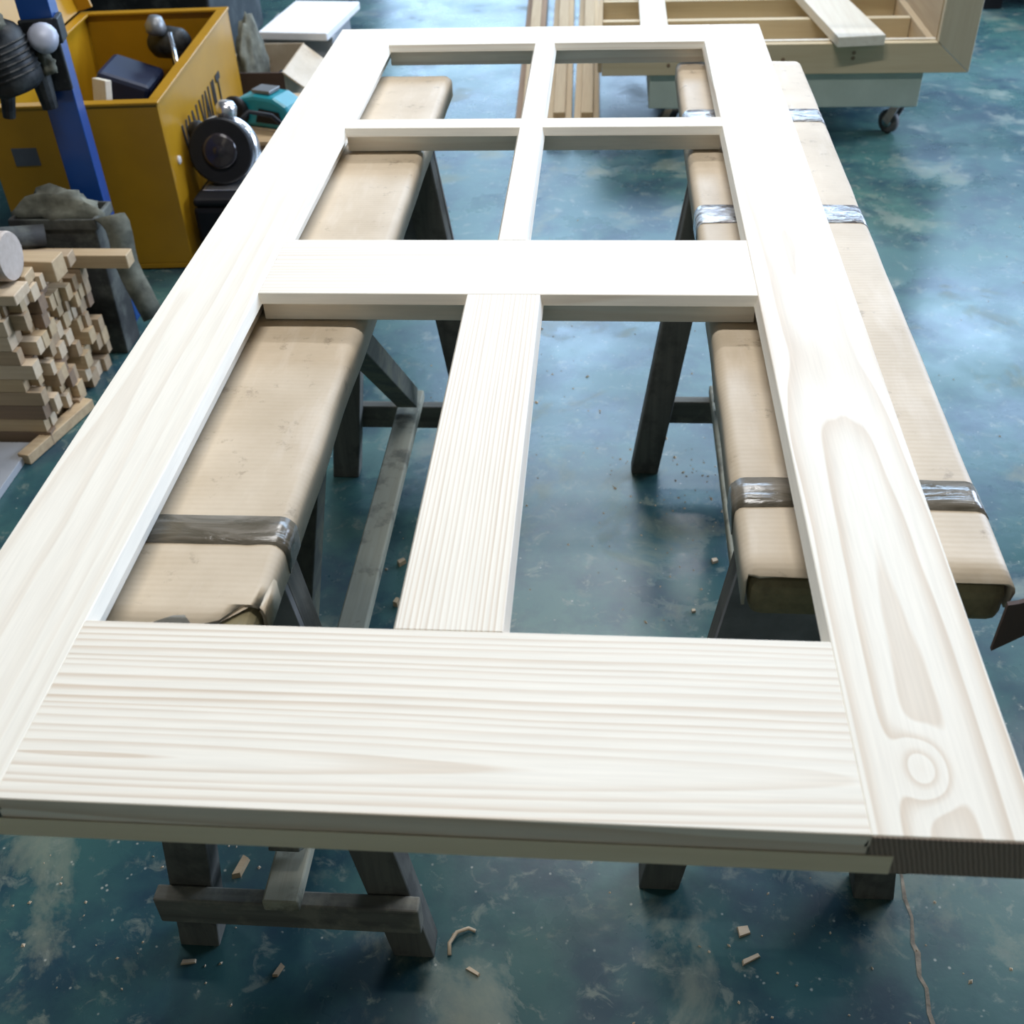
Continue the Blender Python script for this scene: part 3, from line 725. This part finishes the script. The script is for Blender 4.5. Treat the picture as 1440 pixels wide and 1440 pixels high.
# door linings lying on the floor beside the trolley
for i, (xa, xb) in enumerate(((.262, .205), (.375, .335), (.474, .455))):
    r = thing('door_lining', ((xa+xb)/2, 4.6, 0), ('leftmost brown timber lining with a raised lath on the floor', 'middle long timber lining with a raised lath on the floor', 'rightmost long timber lining with a raised lath beside the trolley')[i], 'timber', 'timber linings on the floor')
    rr = math.degrees(math.atan2(xa-xb, 1.8))
    M_ = RZ(rr, (xa, 3.46, 0))
    B().box((xa-.046, 3.46, .001), (xa+.046, 5.75, .045), M_).build('board', M_brownlath if i == 0 else M_sashy, r, .0015, seg=1)
    B().box((xa-.020, 3.53, .0455), (xa+.022, 5.75, .075), M_).build('lath', M_sashy, r, .0015, seg=1)

# low cabinet at the far right
rc = thing('steel_cabinet', (3.1, 5.5, 0), 'low blue-grey steel cabinet at the far right of the floor', 'cabinet')
B().box((2.25, 5.02, .12), (3.9, 5.9, .62)).build('cabinet_body', mat_plain('bluegrey_steel', (.10,.14,.18), .5, .1), rc, .006)
for x in (2.3, 3.85):
    for y in (5.1, 5.82): B().box((x-.04, y-.04, 0), (x+.04, y+.04, .12)).build('foot', M_black, rc)

# ------------------------------------------------------------------ chips and dust on the floor
chips = [(.152, 1.167, .018, .012, .010, 40, 0, 'small wood chip beside the left trestle stretcher'),
         (.160, 1.051, .016, .010, .012, 75, 0, 'wood chip half hidden by the lower mullion'),
         (.773, 1.196, .013, .012, .006, 20, 2, 'pale rounded chip on the floor beside the right trestle'),
         (.724, 1.053, .008, .008, .005, 10, 2, 'tiny pale chip near the right trestle end'),
         (.012, .468, .012, .040, .010, -12, 0, 'oblong wood block between the near legs of the left trestle'),
         (.108, .310, .007, .022, .006, -22, 1, 'orange-brown sliver in front of the left trestle'),
         (-.024, .316, .022, .007, .004, 8, 2, 'pale sliver in front of the left trestle foot'),
         (.380, .324, .022, .006, .004, -30, 2, 'pale splinter right of the left trestle foot'),
         (.759, .405, .018, .016, .004, 15, 2, 'square pale chip below the bottom rail of the door'),
         (.765, .363, .030, .007, .004, 28, 2, 'long pale splinter below the bottom rail of the door'),
         (1.30, 2.79, .05, .03, .012, 25, 1, 'tan offcut on the open floor right of the trestle')]
for x, y, sx, sy, h, a, mi, lb in chips:
    c = Vector((x, y, 0)); M_ = RZ(a, c)
    q = B().loft([[M_ @ (c+Vector((i*sx/2*k, j*sy/2*k*(1.0 if i < 0 else .85), z))) for i, j in ((-1,-1),(1,-.8),(1,1),(-.8,1))] for z, k in ((.0004,1),(h,.88))])
    o = q.build('wood_chip', M_off[mi], None); tag(o, lb, 'wood chip', 'chips on the floor'); origin_to(o, (x, y, .0004))
# curled shaving
shv = B().tube([(.345, .345, .004), (.343, .362, .006), (.352, .378, .008), (.368, .386, .006), (.378, .383, .004)], .003, 6).build('wood_shaving', M_off[2], None, smooth=True)
tag(shv, 'curled pale wood shaving right of the left trestle foot', 'shaving'); origin_to(shv, (.36, .365, .001))
# uncountable dust and crumbs
rnd = random.Random(3); db = B()
cl = [(.74, 1.45, .10, 60), (.80, 1.2, .2, 50), (.30, 1.9, .12, 60), (0, .45, .05, 12), (-.1, .45, .15, 50), (.6, .55, .3, 60), (.9, .4, .2, 40), (.5, 1.2, .4, 70), (1.3, 1.6, .5, 50), (.1, 1.0, .2, 40), (-.55, 1.7, .12, 50), (.55, 2.2, .4, 60), (1.6, 2.5, .6, 40)]
for cx, cy, s, n in cl:
    for _ in range(n):
        x = rnd.gauss(cx, s); y = rnd.gauss(cy, s); r = rnd.uniform(.0012, .0035)
        if x < -.60 or y > 3.3: continue
        if rnd.random() < .08: r *= 1.8
        a = rnd.uniform(0, 3.1); ca, sa = math.cos(a)*r, math.sin(a)*r; e_ = rnd.uniform(.4, 1)
        db.add([(x-ca, y-sa, .0003), (x+sa*e_, y-ca*e_, .0003), (x+ca, y+sa, .0003), (x-sa*e_, y+ca*e_, .0003), (x, y, .0003+r*.8)],
               [(0,1,4), (1,2,4), (2,3,4), (3,0,4), (3,2,1,0)])
dst = db.build('sawdust_crumbs', M_off[2]); dst['kind'] = 'stuff'
tag(dst, 'pale sawdust crumbs scattered over the dark floor', 'sawdust')
